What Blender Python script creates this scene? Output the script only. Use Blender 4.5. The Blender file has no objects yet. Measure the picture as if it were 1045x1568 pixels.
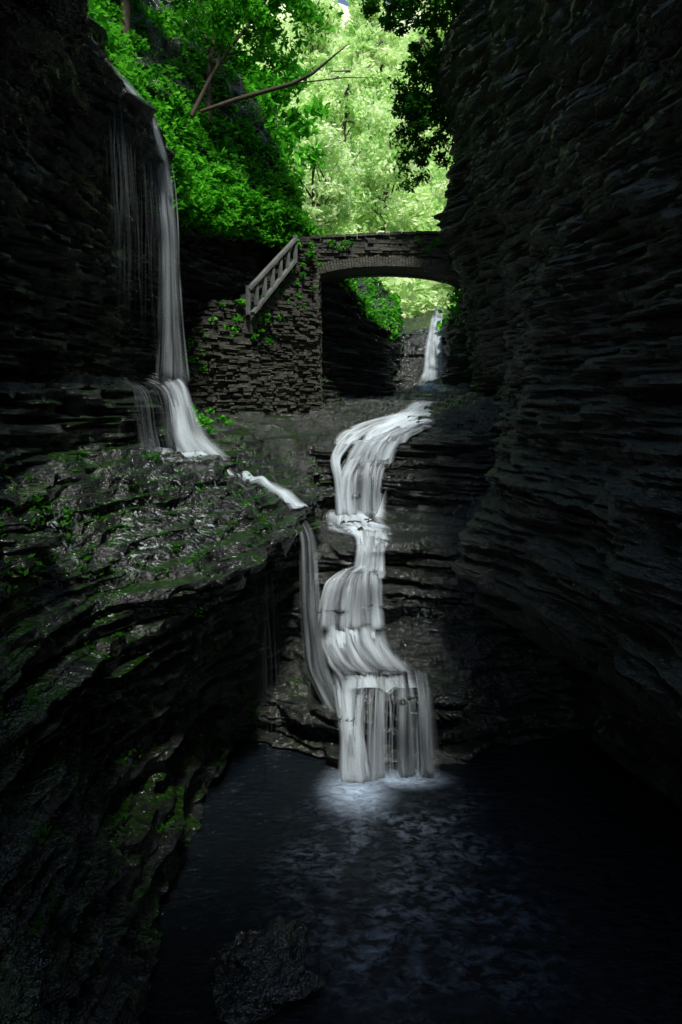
import bpy, math, random
import numpy as np
from mathutils import Vector
from mathutils.bvhtree import BVHTree
random.seed(7); rng=np.random.default_rng(11)
scene=bpy.context.scene
scene.view_settings.view_transform='Standard'; scene.view_settings.look='None'; scene.view_settings.exposure=0

# ---------- noise ----------
def _h(a,b,c):
    n=(a*374761393+b*668265263+c*1274126177)&0x7fffffff
    n=((n^(n>>13))*1274126177)&0x7fffffff
    n=((n^(n>>16))*668265263)&0x7fffffff
    return ((n^(n>>15))&0xffffff)/float(0xffffff)
def vn(x,y,z):
    xi=np.floor(x).astype(np.int64);yi=np.floor(y).astype(np.int64);zi=np.floor(z).astype(np.int64)
    fx=x-xi;fy=y-yi;fz=z-zi
    fx=fx*fx*(3-2*fx);fy=fy*fy*(3-2*fy);fz=fz*fz*(3-2*fz)
    r=0
    for dx in(0,1):
        for dy in(0,1):
            for dz in(0,1):
                r=r+_h(xi+dx,yi+dy,zi+dz)*(fx if dx else 1-fx)*(fy if dy else 1-fy)*(fz if dz else 1-fz)
    return r*2-1
def fbm(x,y,z,o=4):
    r=0;a=1;t=0
    for i in range(o):
        r=r+a*vn(x+i*13.1,y+i*7.7,z+i*3.3);t+=a;a*=.5;x=x*2.03;y=y*2.03;z=z*2.03
    return r/t
def sstep(a,b,x):
    t=np.clip((x-a)/(b-a),0,1);return t*t*(3-2*t)

# ---------- mesh helpers ----------
def mk(name,verts,faces,mat=None,smooth=False,parent=None,attrs=None,uvs=None):
    verts=np.asarray(verts,dtype=np.float32);faces=np.asarray(faces,dtype=np.int32)
    me=bpy.data.meshes.new(name)
    nf,k=faces.shape
    me.vertices.add(len(verts));me.vertices.foreach_set('co',verts.ravel())
    me.loops.add(nf*k);me.loops.foreach_set('vertex_index',faces.ravel())
    me.polygons.add(nf);me.polygons.foreach_set('loop_start',np.arange(0,nf*k,k,dtype=np.int32))
    me.update(calc_edges=True)
    me.polygons.foreach_set('use_smooth',np.full(nf,smooth))
    if attrs:
        for an,av in attrs.items():
            at=me.attributes.new(an,'FLOAT','POINT');at.data.foreach_set('value',np.asarray(av,dtype=np.float32))
    if uvs is not None:
        uv=me.uv_layers.new(name='UVMap');uv.data.foreach_set('uv',np.asarray(uvs,dtype=np.float32)[faces.ravel()].ravel())
    me.validate()
    ob=bpy.data.objects.new(name,me);scene.collection.objects.link(ob)
    if mat:me.materials.append(mat)
    if parent:ob.parent=parent
    return ob
def gridfaces(n,m):
    i=np.arange(n-1)[:,None]*m+np.arange(m-1)[None,:]
    i=i.ravel()
    return np.stack([i,i+1,i+m+1,i+m],1)
def blur(A,ax,k):
    if k<1:return A
    for _ in range(2):
        P=np.concatenate([np.repeat(np.take(A,[0],ax),k,ax),A,np.repeat(np.take(A,[-1],ax),k,ax)],ax)
        C=np.cumsum(P,ax);n=A.shape[ax];z=np.zeros_like(np.take(C,[0],ax))
        C=np.concatenate([z,C],ax)
        A=(np.take(C,np.arange(2*k+1,2*k+1+n),ax)-np.take(C,np.arange(0,n),ax))/(2*k+1)
    return A
def vary(segs):
    out=[]
    for a,b,d in segs:
        n=max(1,int(round((b-a)/d)));out+=list(np.linspace(a,b,n,endpoint=False))
    out.append(segs[-1][1]);return np.array(out)

def sheet(name,keys,secs,kpos,tpos,axis,flip,mat,lo=.35,st=.3,bk=4,bt=2,quant=.16):
    S=np.array(secs,dtype=float);K=np.array(keys,dtype=float)
    npnt=S.shape[1]
    A=np.empty((len(kpos),npnt,2))
    for j in range(npnt):
        for c in range(2):A[:,j,c]=np.interp(kpos,K,S[:,j,c])
    i0=np.clip(np.floor(tpos).astype(int),0,npnt-2);f=(tpos-i0)[None,:,None]
    B=A[:,i0]*(1-f)+A[:,i0+1]*f
    B=blur(B,0,bk);B=blur(B,1,bt)
    kk=np.repeat(kpos[:,None],len(tpos),1)
    if axis=='y':P=np.stack([B[...,0],kk,B[...,1]],-1)
    else:P=np.stack([kk,B[...,0],B[...,1]],-1)
    def nrm(P):
        a=np.gradient(P,axis=0);b=np.gradient(P,axis=1);n=np.cross(a,b)
        n/=np.linalg.norm(n,axis=-1,keepdims=True)+1e-9
        return -n if flip else n
    N=nrm(P)
    x,y,z=P[...,0],P[...,1],P[...,2]
    P=P+N*(fbm(x*.55,y*.55,z*.7,3)*lo)[...,None]
    x,y,z=P[...,0],P[...,1],P[...,2]
    N=blur(blur(N,0,2),1,2)
    H=N.copy();H[...,2]=0
    al=kk
    zz=z+0.03*x+0.02*y+fbm(al*.2,al*0,al*0,2)*.08
    L1=np.floor(zz/.31);L2=np.floor(zz/.115);L3=np.floor(zz/.045)
    s=.40*vn(al*.55,al*0,L1*7.7)+.42*vn(al*1.0,al*0,L2*5.3+.5)+.24*vn(al*1.9,al*0,L3*3.7+.2)+.20*fbm(al*2.2,z*.6,L2*1.7,3)+.20*fbm(x*3,y*3,z*4,4)
    jx=np.floor(al*1.3+3*vn(L1*3.1,L1*0,L1*0));s=s+.22*vn(jx*5.5+.5,L1*2.3+.5,jx*0)
    P=P+H*(s*st)[...,None]
    w=sstep(.35,.75,np.abs(N[...,2]))
    z=P[...,2]+w*(fbm(x*1.0,y*1.0,x*0,5)*.30)
    t=quant;q=np.floor((z+.03*x)/t);fr=(z+.03*x)/t-q
    zq=t*(q+sstep(.74,1,fr))-.03*x+fbm(x*5,y*5,z*5,3)*.03
    P[...,2]=z*(1-w)+zq*w
    v=P.reshape(-1,3)
    F=gridfaces(len(kpos),len(tpos))
    if flip:F=F[:,::-1]
    ob=mk(name,v,F,mat,False)
    return ob,P,N

# ---------- materials ----------
def newmat(name):
    m=bpy.data.materials.new(name);m.use_nodes=True;nt=m.node_tree;nt.nodes.clear()
    o=nt.nodes.new('ShaderNodeOutputMaterial');return m,nt,o
def N_(nt,t,**k):
    n=nt.nodes.new(t)
    for a,b in k.items():setattr(n,a,b)
    return n
def ramp(nt,stops):
    r=nt.nodes.new('ShaderNodeValToRGB');e=r.color_ramp.elements
    while len(e)<len(stops):e.new(.5)
    for i,(p,c) in enumerate(stops):
        e[i].position=p;e[i].color=(c,c,c,1) if not isinstance(c,tuple) else (*c,1)
    return r
def mapping(nt,scale,src='Object'):
    tc=N_(nt,'ShaderNodeTexCoord');mp=N_(nt,'ShaderNodeMapping');mp.inputs['Scale'].default_value=scale
    nt.links.new(tc.outputs[src],mp.inputs['Vector']);return mp
def noise(nt,vec,scale,detail=6,rough=.6,dist=0):
    n=N_(nt,'ShaderNodeTexNoise');n.inputs['Scale'].default_value=scale;n.inputs['Detail'].default_value=detail
    n.inputs['Roughness'].default_value=rough;n.inputs['Distortion'].default_value=dist
    nt.links.new(vec,n.inputs['Vector']);return n
def rock_mat(name,c1,c2,moss,rmin,rmax,mosscol=(.03,.09,.008),spec=.5):
    m,nt,o=newmat(name);l=nt.links.new
    mp=mapping(nt,(1,1,5));mp2=mapping(nt,(1,1,1))
    n1=noise(nt,mp.outputs[0],1.6,4,.65);n2=noise(nt,mp2.outputs[0],9,3,.7);n3=noise(nt,mp.outputs[0],9,3,.6)
    r1=ramp(nt,[(.3,c1),(.72,c2)]);l(n1.outputs[0],r1.inputs[0])
    mul=N_(nt,'ShaderNodeMix',data_type='RGBA',blend_type='MULTIPLY');mul.inputs[0].default_value=.8
    r2=ramp(nt,[(.3,.35),(.7,1.2)]);l(n2.outputs[0],r2.inputs[0]);l(r1.outputs[0],mul.inputs[6]);l(r2.outputs[0],mul.inputs[7])
    geo=N_(nt,'ShaderNodeNewGeometry');sx=N_(nt,'ShaderNodeSeparateXYZ');l(geo.outputs['Normal'],sx.inputs[0])
    nm=noise(nt,mp2.outputs[0],1.6,6,.75)
    add=N_(nt,'ShaderNodeMath',operation='MULTIPLY_ADD');l(sx.outputs[2],add.inputs[0]);add.inputs[1].default_value=.2;l(nm.outputs[0],add.inputs[2])
    rm=ramp(nt,[(.80-moss,0.),(.90-moss,1.)]);l(add.outputs[0],rm.inputs[0])
    mx=N_(nt,'ShaderNodeMix',data_type='RGBA');l(rm.outputs[0],mx.inputs[0]);l(mul.outputs[2],mx.inputs[6])
    mc=ramp(nt,[(.35,(mosscol[0]*.3,mosscol[1]*.3,mosscol[2]*.3)),(.7,mosscol)]);l(n2.outputs[0],mc.inputs[0]);l(mc.outputs[0],mx.inputs[7])
    p=N_(nt,'ShaderNodeBsdfPrincipled');l(mx.outputs[2],p.inputs['Base Color']);p.inputs['Specular IOR Level'].default_value=spec
    rr=N_(nt,'ShaderNodeMapRange');rr.inputs[3].default_value=rmin;rr.inputs[4].default_value=rmax
    l(nm.outputs[0],rr.inputs[0]);rr.inputs[1].default_value=.35;rr.inputs[2].default_value=.65
    l(rr.outputs[0],p.inputs['Roughness'])
    ad=N_(nt,'ShaderNodeMath',operation='MULTIPLY_ADD');l(n3.outputs[0],ad.inputs[0]);ad.inputs[1].default_value=1.;l(n2.outputs[0],ad.inputs[2])
    b=N_(nt,'ShaderNodeBump');b.inputs['Strength'].default_value=.9;b.inputs['Distance'].default_value=.06
    l(ad.outputs[0],b.inputs['Height']);l(b.outputs[0],p.inputs['Normal']);l(p.outputs[0],o.inputs[0])
    return m
M_left=rock_mat('wet_mossy_shale',(.008,.010,.010),(.030,.034,.031),.18,.08,.32,(.018,.06,.005),1.)
M_right=rock_mat('shale_right',(.013,.016,.013),(.068,.070,.052),.07,.25,.5,(.03,.06,.01),.8)
M_bed=rock_mat('wet_shale_bed',(.007,.010,.009),(.036,.041,.034),.08,.06,.28,(.025,.055,.01),1.)
M_stone=rock_mat('wall_stone',(.028,.032,.025),(.125,.127,.10),.17,.6,.9,(.03,.10,.012))

def leaf_mat(name,ca,cb,tr=.5):
    m,nt,o=newmat(name);l=nt.links.new
    at=N_(nt,'ShaderNodeAttribute',attribute_name='rnd')
    r=ramp(nt,[(.1,ca),(.9,cb)]);l(at.outputs['Fac'],r.inputs[0])
    d=N_(nt,'ShaderNodeBsdfDiffuse');t=N_(nt,'ShaderNodeBsdfTranslucent');l(r.outputs[0],d.inputs[0]);l(r.outputs[0],t.inputs[0])
    mx=N_(nt,'ShaderNodeMixShader');mx.inputs[0].default_value=tr;l(d.outputs[0],mx.inputs[1]);l(t.outputs[0],mx.inputs[2]);l(mx.outputs[0],o.inputs[0])
    return m
M_leafN=leaf_mat('leaf_green',(.015,.16,.01),(.15,.62,.035),.45)
M_leafD=leaf_mat('leaf_dark',(.010,.06,.006),(.05,.22,.018))  # green leaf darkened: silhouette shade of cliff-top maples put into the colour
M_leafF=leaf_mat('leaf_far_haze',(.42,.72,.20),(.95,.99,.70),.4)  # distance haze put into the pale leaf colour
def simple(name,c1,c2,sc,rough=.8,scale=(1,1,1)):
    m,nt,o=newmat(name);l=nt.links.new
    mp=mapping(nt,scale);n=noise(nt,mp.outputs[0],sc,6);r=ramp(nt,[(.3,c1),(.7,c2)]);l(n.outputs[0],r.inputs[0])
    p=N_(nt,'ShaderNodeBsdfPrincipled');p.inputs['Roughness'].default_value=rough;l(r.outputs[0],p.inputs['Base Color'])
    b=N_(nt,'ShaderNodeBump');b.inputs['Strength'].default_value=.5;b.inputs['Distance'].default_value=.02;l(n.outputs[0],b.inputs['Height']);l(b.outputs[0],p.inputs['Normal'])
    l(p.outputs[0],o.inputs[0]);return m
M_bark=simple('bark',(.025,.018,.012),(.08,.06,.04),6,.9,(1,1,.3))
M_rail=simple('weathered_wood',(.07,.08,.08),(.17,.18,.17),5,.8)
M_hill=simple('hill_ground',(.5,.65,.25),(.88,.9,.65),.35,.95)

def silk(name,gain,base=.2,fine=9.,lo=.42,hi=.9,col=(.82,.93,1.0),tl=.3):
    m,nt,o=newmat(name);l=nt.links.new
    mp=mapping(nt,(fine,.35,1),'UV');n=noise(nt,mp.outputs[0],1.,3,.65,.3)
    mp2=mapping(nt,(fine*3.,.5,1),'UV');n2=noise(nt,mp2.outputs[0],1.,1,.6)
    at=N_(nt,'ShaderNodeAttribute',attribute_name='dens')
    s=N_(nt,'ShaderNodeMath',operation='MULTIPLY_ADD');l(n2.outputs[0],s.inputs[0]);s.inputs[1].default_value=.35;l(n.outputs[0],s.inputs[2])
    r=ramp(nt,[(lo,0.),(hi,1.)]);l(s.outputs[0],r.inputs[0])
    a=N_(nt,'ShaderNodeMath',operation='MULTIPLY_ADD');l(r.outputs[0],a.inputs[0]);a.inputs[1].default_value=gain;a.inputs[2].default_value=base
    c=N_(nt,'ShaderNodeMath',operation='MULTIPLY',use_clamp=True);l(a.outputs[0],c.inputs[0]);l(at.outputs['Fac'],c.inputs[1])
    d=N_(nt,'ShaderNodeBsdfDiffuse');d.inputs[0].default_value=(*col,1)
    t=N_(nt,'ShaderNodeBsdfTranslucent');t.inputs[0].default_value=(*col,1)
    g=N_(nt,'ShaderNodeMixShader');g.inputs[0].default_value=tl;l(d.outputs[0],g.inputs[1]);l(t.outputs[0],g.inputs[2])
    tr=N_(nt,'ShaderNodeBsdfTransparent');mx=N_(nt,'ShaderNodeMixShader')
    l(c.outputs[0],mx.inputs[0]);l(tr.outputs[0],mx.inputs[1]);l(g.outputs[0],mx.inputs[2]);l(mx.outputs[0],o.inputs[0])
    return m
M_silk=silk('falling_water',.8,.15,6.);M_strand=silk('water_strand',.55,.2,5.,.42,.9)
M_flow=silk('flowing_water',1.0,.04,3.0,.45,.85)
def sparkle_film_mat():  # patchy thin water, with wet sparkle painted in as pale flecks
    m,nt,o=newmat('water_film_sparkle');l=nt.links.new
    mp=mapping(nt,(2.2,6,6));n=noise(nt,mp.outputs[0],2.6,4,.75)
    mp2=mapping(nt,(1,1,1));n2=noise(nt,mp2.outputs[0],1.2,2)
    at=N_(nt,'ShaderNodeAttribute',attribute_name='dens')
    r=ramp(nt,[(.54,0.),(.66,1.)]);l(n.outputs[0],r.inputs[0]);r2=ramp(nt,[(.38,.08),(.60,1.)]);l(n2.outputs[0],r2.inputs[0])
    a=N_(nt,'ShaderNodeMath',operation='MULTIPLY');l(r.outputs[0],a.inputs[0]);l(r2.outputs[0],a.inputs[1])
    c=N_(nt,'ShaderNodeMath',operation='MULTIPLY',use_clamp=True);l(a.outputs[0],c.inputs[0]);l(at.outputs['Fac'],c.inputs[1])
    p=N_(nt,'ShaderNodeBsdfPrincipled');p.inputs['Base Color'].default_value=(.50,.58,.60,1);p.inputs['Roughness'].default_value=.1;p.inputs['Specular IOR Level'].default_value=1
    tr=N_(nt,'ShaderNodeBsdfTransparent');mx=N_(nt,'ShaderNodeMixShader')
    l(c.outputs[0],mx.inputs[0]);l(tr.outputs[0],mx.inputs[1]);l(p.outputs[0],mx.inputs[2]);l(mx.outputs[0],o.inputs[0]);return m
M_sparkle_film=sparkle_film_mat()

# ---------- left cliff (swept profiles in (x,z) per y) ----------
yk=[-14,2,4,5.5,6.7,8,10.5,11.9,12.9,16,20,22.5,25,27,30,34,46]
L=[
[(-9,14),(-5.2,8),(-3.3,4.5),(-3.6,4.0),(-4.0,3.4),(-4.0,.2),(-3.3,.1),(-3.3,-.6),(-2.9,-1.3),(-2.6,-2.2),(-2.6,-2.8),(-2.2,-4),(-1.9,-7)],
[(-9,14),(-5.2,8),(-3.3,4.5),(-3.6,4.0),(-4.0,3.4),(-4.0,.2),(-3.3,.1),(-3.3,-.6),(-2.9,-1.3),(-2.6,-2.2),(-2.6,-2.8),(-2.2,-4),(-1.9,-7)],
[(-9,14),(-5.2,8),(-3.3,4.5),(-3.6,4.0),(-4.0,3.4),(-4.0,.2),(-3.4,.1),(-3.4,-.6),(-2.9,-1.3),(-2.5,-2.2),(-2.4,-2.8),(-2.0,-4),(-1.7,-7)],
[(-9,14),(-5.2,8),(-3.3,4.5),(-3.6,4.0),(-4.0,3.4),(-4.1,.2),(-3.5,.1),(-3.5,-.6),(-3.1,-1.2),(-2.7,-2.2),(-2.6,-2.8),(-2.1,-4.2),(-1.8,-7)],
[(-9,14),(-5.2,8),(-3.3,4.5),(-3.5,4.0),(-4.0,3.5),(-4.2,.2),(-3.6,.1),(-3.5,-.7),(-3.1,-1.3),(-2.3,-2.4),(-2.8,-2.9),(-2.5,-4.5),(-2.0,-7)],
[(-9,14),(-5.2,8),(-3.3,4.5),(-3.5,4.0),(-3.9,3.6),(-4.2,.2),(-3.6,.1),(-3.4,-.8),(-2.6,-1.5),(-1.4,-2.25),(-2.0,-2.8),(-2.4,-4.5),(-2.2,-7)],
[(-9,14),(-5.2,8),(-3.3,4.5),(-3.5,4.0),(-3.9,3.7),(-4.2,.2),(-3.3,.1),(-3.2,-.9),(-2.3,-1.35),(-.95,-2.2),(-1.5,-2.8),(-1.9,-4.5),(-1.8,-7)],
[(-9,14),(-5.2,8),(-3.3,4.4),(-3.5,3.9),(-3.9,3.7),(-4.2,.2),(-3.1,.1),(-3.1,-1.0),(-2.2,-1.25),(-.75,-2.2),(-1.1,-2.8),(-1.3,-4.5),(-1.2,-7)],
[(-9,15),(-5.4,8),(-4.0,4.8),(-4.5,4.3),(-4.9,3.7),(-5,.2),(-4.2,.0),(-4.1,-.8),(-2.2,-1.15),(-.55,-2.1),(-.7,-3),(-.8,-4.5),(-.8,-7)],
[(-9,16),(-5.6,8.5),(-4.3,5.2),(-4.6,4.9),(-4.8,4.2),(-4.9,.0),(-4.7,-.2),(-4.6,-.5),(-2.5,-.9),(-.5,-1.5),(-.5,-2.2),(-.5,-3),(-.5,-5)],
[(-8,17),(-4.2,8.5),(-3.1,5.6),(-3.2,5.2),(-3.4,4.5),(-3.5,0),(-3.4,-.2),(-3.3,-.4),(-2.2,-.75),(-.7,-.9),(-.7,-1.5),(-.6,-2),(-.6,-4)],
[(-6,17),(-2.2,8.4),(-1.6,5.9),(-1.6,5.4),(-1.6,4.5),(-1.5,0),(-1.4,-.2),(-1.3,-.3),(-1.0,-.5),(-.6,-.6),(-.6,-1.2),(-.5,-2),(-.5,-4)],
[(-6,14),(-2.4,7),(-.4,4.6),(-.2,4.2),(0,3.5),(0,.4),(.1,.2),(.2,0),(.4,-.3),(.6,-.5),(.6,-1.2),(.6,-2),(.6,-4)],
[(-6,12),(-.8,4.9),(1.9,2.7),(2.1,2.3),(2.0,1.9),(1.8,.4),(1.9,.2),(1.9,0),(2,-.2),(2.1,-.5),(2.1,-1.2),(2.1,-2),(2.1,-4)],
[(-6,12),(-.5,5.8),(2.2,3.0),(2.4,2.7),(2.6,2.4),(2.6,.6),(2.7,.4),(2.7,.3),(2.8,0),(2.9,-.2),(2.9,-1.2),(2.9,-2),(2.9,-4)],
[(-6,13),(-.3,7.5),(2.8,4.8),(3.0,4.5),(3.1,4.2),(3.3,3),(3.3,2.8),(3.4,2.6),(3.4,2.2),(3.5,1.8),(3.5,1),(3.5,0),(3.5,-4)],
[(-8,16),(-2,10),(1.8,6.8),(2.0,6.4),(2.1,6),(2.3,5),(2.4,4.8),(2.5,4.6),(2.6,4),(3,3),(3.5,2),(3.5,0),(3.5,-4)],
]
kpos=vary([(-14,2,.5),(2,4,.12),(4,14,.045),(14,20,.06),(20,24,.08),(24,46,.25)])
tpos=vary([(0,2,.03),(2,4,.055),(4,5,.01),(5,6,.03),(6,7,.035),(7,9,.014),(9,10,.04),(10,11,.022),(11,12,.022)])
left,PL,NL=sheet('gorge_cliff',yk,L,kpos,tpos,'y',False,M_left,lo=.28,st=.42,bk=3,bt=1,quant=.13)

# ---------- right cliff ----------
yr=[-14,2,5,8,11,12.7,16,20,22.5,25,27.5,31,36,46]
Z=[-7,-4.3,-3.6,-3.0,-1.5,0,3.4,5.4,7,9.8,12,14,16]
R=[
[5,5,4,3.8,3.8,4,4.0,3.8,3.6,3.2,3.0,3.4,4],
[5,5,4,3.6,3.6,4,4.0,3.8,3.6,3.2,3.0,3.4,4],
[5.2,5.0,3.9,3.4,3.5,4,4.0,3.8,3.6,3.2,3.0,3.4,4],
[5.3,4.9,3.7,3.25,3.3,3.8,4.0,3.8,3.6,3.3,3.2,3.6,4.4],
[4.8,4.0,2.55,2.2,2.6,3.3,3.9,3.7,3.6,3.4,3.4,4,5],
[4.5,3.8,3.2,2.85,3.0,3.4,4.0,3.8,3.8,3.5,3.6,4.4,5.5],
[4.8,4.5,4.2,4.0,3.9,4.1,3.95,3.7,3.9,3.5,4.0,5,6.5],
[4.8,4.6,4.6,4.6,4.5,4.4,3.85,3.2,3.7,2.75,4.3,6,8],
[4.9,4.8,4.8,4.8,4.7,4.7,4.3,3.8,4.2,4.6,6,8,10],
[5.2,5.1,5.0,5.0,5.0,4.9,4.8,5.6,6.6,8,10,13,16],
[4.8,4.7,4.6,4.5,4.3,4.1,4.5,7,9,12,14,17,20],
[5.6,5.5,5.5,5.4,5.2,5.0,5.2,7.5,9.5,12,14,17,20],
[6.5,6.3,6.2,6,6,5.8,5.8,7.5,9.5,12,14,17,20],
[9,9,9,9,9,9,9,9,10,12,14,17,20]]
RS=[[(x,z) for x,z in zip(r,Z)] for r in R]
kr=vary([(-14,5,.5),(5,7,.1),(7,15,.05),(15,24,.08),(24,46,.25)])
tr_=vary([(0,1,.03),(1,2,.06),(2,3,.08),(3,4,.018),(4,5,.018),(5,6,.010),(6,7,.016),(7,8,.02),(8,9,.014),(9,10,.018),(10,12,.05)])
right,PR,NR=sheet('gorge_cliff',yr,RS,kr,tr_,'y',False,M_right,lo=.34,st=.36,bk=4,bt=1)

# ---------- creek bed (profiles in (y,z) per x) ----------
xk=[-2.2,-1.2,-.35,.3,1.45,2.4,3.6,7]
Bd=[
[(10.8,-7),(11.6,-6.4),(11.9,-5.4),(12.6,-5.0),(13.2,-3),(14.2,-2.4),(15.8,-1.6),(19,-1.0),(24,-.4),(29.5,.25),(33,3.0),(46,5)],
[(10.6,-7),(11.2,-6.3),(11.5,-5.3),(12.6,-4.9),(13.1,-3),(14.2,-2.6),(15.8,-1.5),(19,-.95),(24,-.4),(29.5,.25),(33,3.0),(46,5)],
[(10.2,-7),(10.5,-6.3),(10.7,-5.1),(12.3,-4.5),(12.9,-3.3),(15.2,-2.85),(15.8,-1.4),(19,-.9),(24,-.4),(29.5,.25),(33,3.0),(46,5)],
[(9.9,-7),(10.3,-6.3),(10.45,-4.75),(12.3,-4.4),(12.8,-3.0),(15.3,-2.85),(15.8,-1.3),(19,-.85),(24,-.4),(29.5,.25),(33,3.0),(46,5)],
[(9.9,-7),(10.35,-6.3),(10.5,-4.75),(12.2,-4.3),(12.7,-3.0),(15.0,-2.65),(15.6,-1.25),(18,-.8),(24,-.35),(29.5,.25),(33,3.0),(46,5)],
[(10.3,-7),(10.7,-6.3),(10.95,-5.3),(11.8,-4.45),(12.6,-3.2),(14.5,-2.55),(15.3,-1.15),(17.3,-.6),(24,-.25),(29.5,.3),(33,3.0),(46,5)],
[(10.7,-7),(11,-6.3),(11.3,-5.9),(12,-5),(12.8,-3),(14,-2.1),(15,-.8),(17,-.3),(24,0),(29.5,.35),(33,3.0),(46,5)],
[(10.7,-7),(11,-6.3),(11.3,-5.9),(12,-5),(12.8,-3),(14,-1.8),(15,-.5),(17,0),(24,.5),(29.5,1.5),(33,4.0),(46,6)]]
Bd2=[]
for b in Bd:
    q3,q4=b[3],b[4];zl=q3[1]+.66*(q4[1]-q3[1])
    q5,q6=b[5],b[6];zm=q5[1]+.68*(q6[1]-q5[1])
    Bd2.append(b[:4]+[(q4[0]-.42,zl),(q4[0]-.06,zl+.06)]+b[4:6]+[(q6[0]-.3,zm),(q6[0]-.02,zm+.06)]+b[6:])
kb=vary([(-2.2,3.6,.035),(3.6,7,.12)])
tb=vary([(0,1,.08),(1,2,.02),(2,3,.02),(3,4,.03),(4,5,.08),(5,6,.06),(6,7,.018),(7,8,.025),(8,9,.07),(9,10,.05),(10,11,.015),(11,12,.02),(12,13,.03),(13,14,.03),(14,15,.05)])
bed,PB,NB=sheet('creek_bed_rock',xk,Bd2,kb,tb,'x',False,M_bed,lo=.18,st=.5,bk=4,bt=1,quant=.12)

def bvh(ob):
    me=ob.data
    return BVHTree.FromPolygons([v.co[:] for v in me.vertices],[p.vertices[:] for p in me.polygons])
TB=bvh(bed);TL=bvh(left)

# ---------- pool ----------
def water_mat():
    m,nt,o=newmat('pool_water');l=nt.links.new
    mpw=mapping(nt,(1,1.7,1))
    geo=N_(nt,'ShaderNodeNewGeometry')
    def dist(cx,cy,sx,sy):
        s=N_(nt,'ShaderNodeVectorMath',operation='SUBTRACT');l(geo.outputs['Position'],s.inputs[0]);s.inputs[1].default_value=(cx,cy,-6)
        mu=N_(nt,'ShaderNodeVectorMath',operation='MULTIPLY');l(s.outputs[0],mu.inputs[0]);mu.inputs[1].default_value=(1/sx,1/sy,0)
        ln=N_(nt,'ShaderNodeVectorMath',operation='LENGTH');l(mu.outputs[0],ln.inputs[0]);return ln.outputs['Value']
    n1=noise(nt,mpw.outputs[0],1.0,4,.65,.8);n2=noise(nt,mpw.outputs[0],5.5,6,.66,.6)
    def mask(d,a,b):
        r=N_(nt,'ShaderNodeMapRange',interpolation_type='SMOOTHSTEP');l(d,r.inputs[0]);r.inputs[1].default_value=a;r.inputs[2].default_value=b
        r.inputs[3].default_value=1;r.inputs[4].default_value=0;return r.outputs[0]
    f1=mask(dist(.25,9.85,.75,.85),.0,1.)
    f1b=mask(dist(.95,10.12,.95,.36),.0,1.)
    f2=mask(dist(.85,7.6,2.1,3.3),.1,1.)  # mid-pool patches: foam swirls plus sky reflection painted as diffuse colour
    r=ramp(nt,[(.44,0.),(.82,.85)]);l(n2.outputs[0],r.inputs[0])
    rr=ramp(nt,[(.42,.12),(.66,1.)]);l(n1.outputs[0],rr.inputs[0])
    a=N_(nt,'ShaderNodeMath',operation='MULTIPLY');l(r.outputs[0],a.inputs[0]);l(rr.outputs[0],a.inputs[1])
    b=N_(nt,'ShaderNodeMath',operation='MULTIPLY');l(a.outputs[0],b.inputs[0]);l(f2,b.inputs[1])
    mx1=N_(nt,'ShaderNodeMath',operation='MAXIMUM');l(f1,mx1.inputs[0]);l(f1b,mx1.inputs[1])
    nn=N_(nt,'ShaderNodeMapRange');l(n2.outputs[0],nn.inputs[0]);nn.inputs[1].default_value=.3;nn.inputs[2].default_value=.65;nn.inputs[3].default_value=.45;nn.inputs[4].default_value=1.
    mf=N_(nt,'ShaderNodeMath',operation='MULTIPLY');l(mx1.outputs[0],mf.inputs[0]);l(nn.outputs[0],mf.inputs[1])
    c=N_(nt,'ShaderNodeMath',operation='MULTIPLY_ADD',use_clamp=True);l(mf.outputs[0],c.inputs[0]);c.inputs[1].default_value=.85;l(b.outputs[0],c.inputs[2])
    p=N_(nt,'ShaderNodeBsdfPrincipled');p.inputs['Base Color'].default_value=(.004,.008,.011,1);p.inputs['Roughness'].default_value=.05;p.inputs['IOR'].default_value=1.33
    bp=N_(nt,'ShaderNodeBump');bp.inputs['Strength'].default_value=1;bp.inputs['Distance'].default_value=.09
    h=N_(nt,'ShaderNodeMath',operation='MULTIPLY_ADD');l(n2.outputs[0],h.inputs[0]);h.inputs[1].default_value=.8;l(n1.outputs[0],h.inputs[2])
    l(h.outputs[0],bp.inputs['Height']);l(bp.outputs[0],p.inputs['Normal'])
    d=N_(nt,'ShaderNodeBsdfDiffuse');d.inputs[0].default_value=(.55,.70,.9,1);l(bp.outputs[0],d.inputs['Normal'])
    mx=N_(nt,'ShaderNodeMixShader');l(c.outputs[0],mx.inputs[0]);l(p.outputs[0],mx.inputs[1]);l(d.outputs[0],mx.inputs[2]);l(mx.outputs[0],o.inputs[0])
    return m
M_water=water_mat()
gx=np.linspace(-12,12,40);gy=np.linspace(-16,13,40)
X,Y=np.meshgrid(gx,gy,indexing='ij')
mk('pool_water',np.stack([X,Y,X*0-6],-1).reshape(-1,3),gridfaces(40,40),M_water,True)

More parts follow.
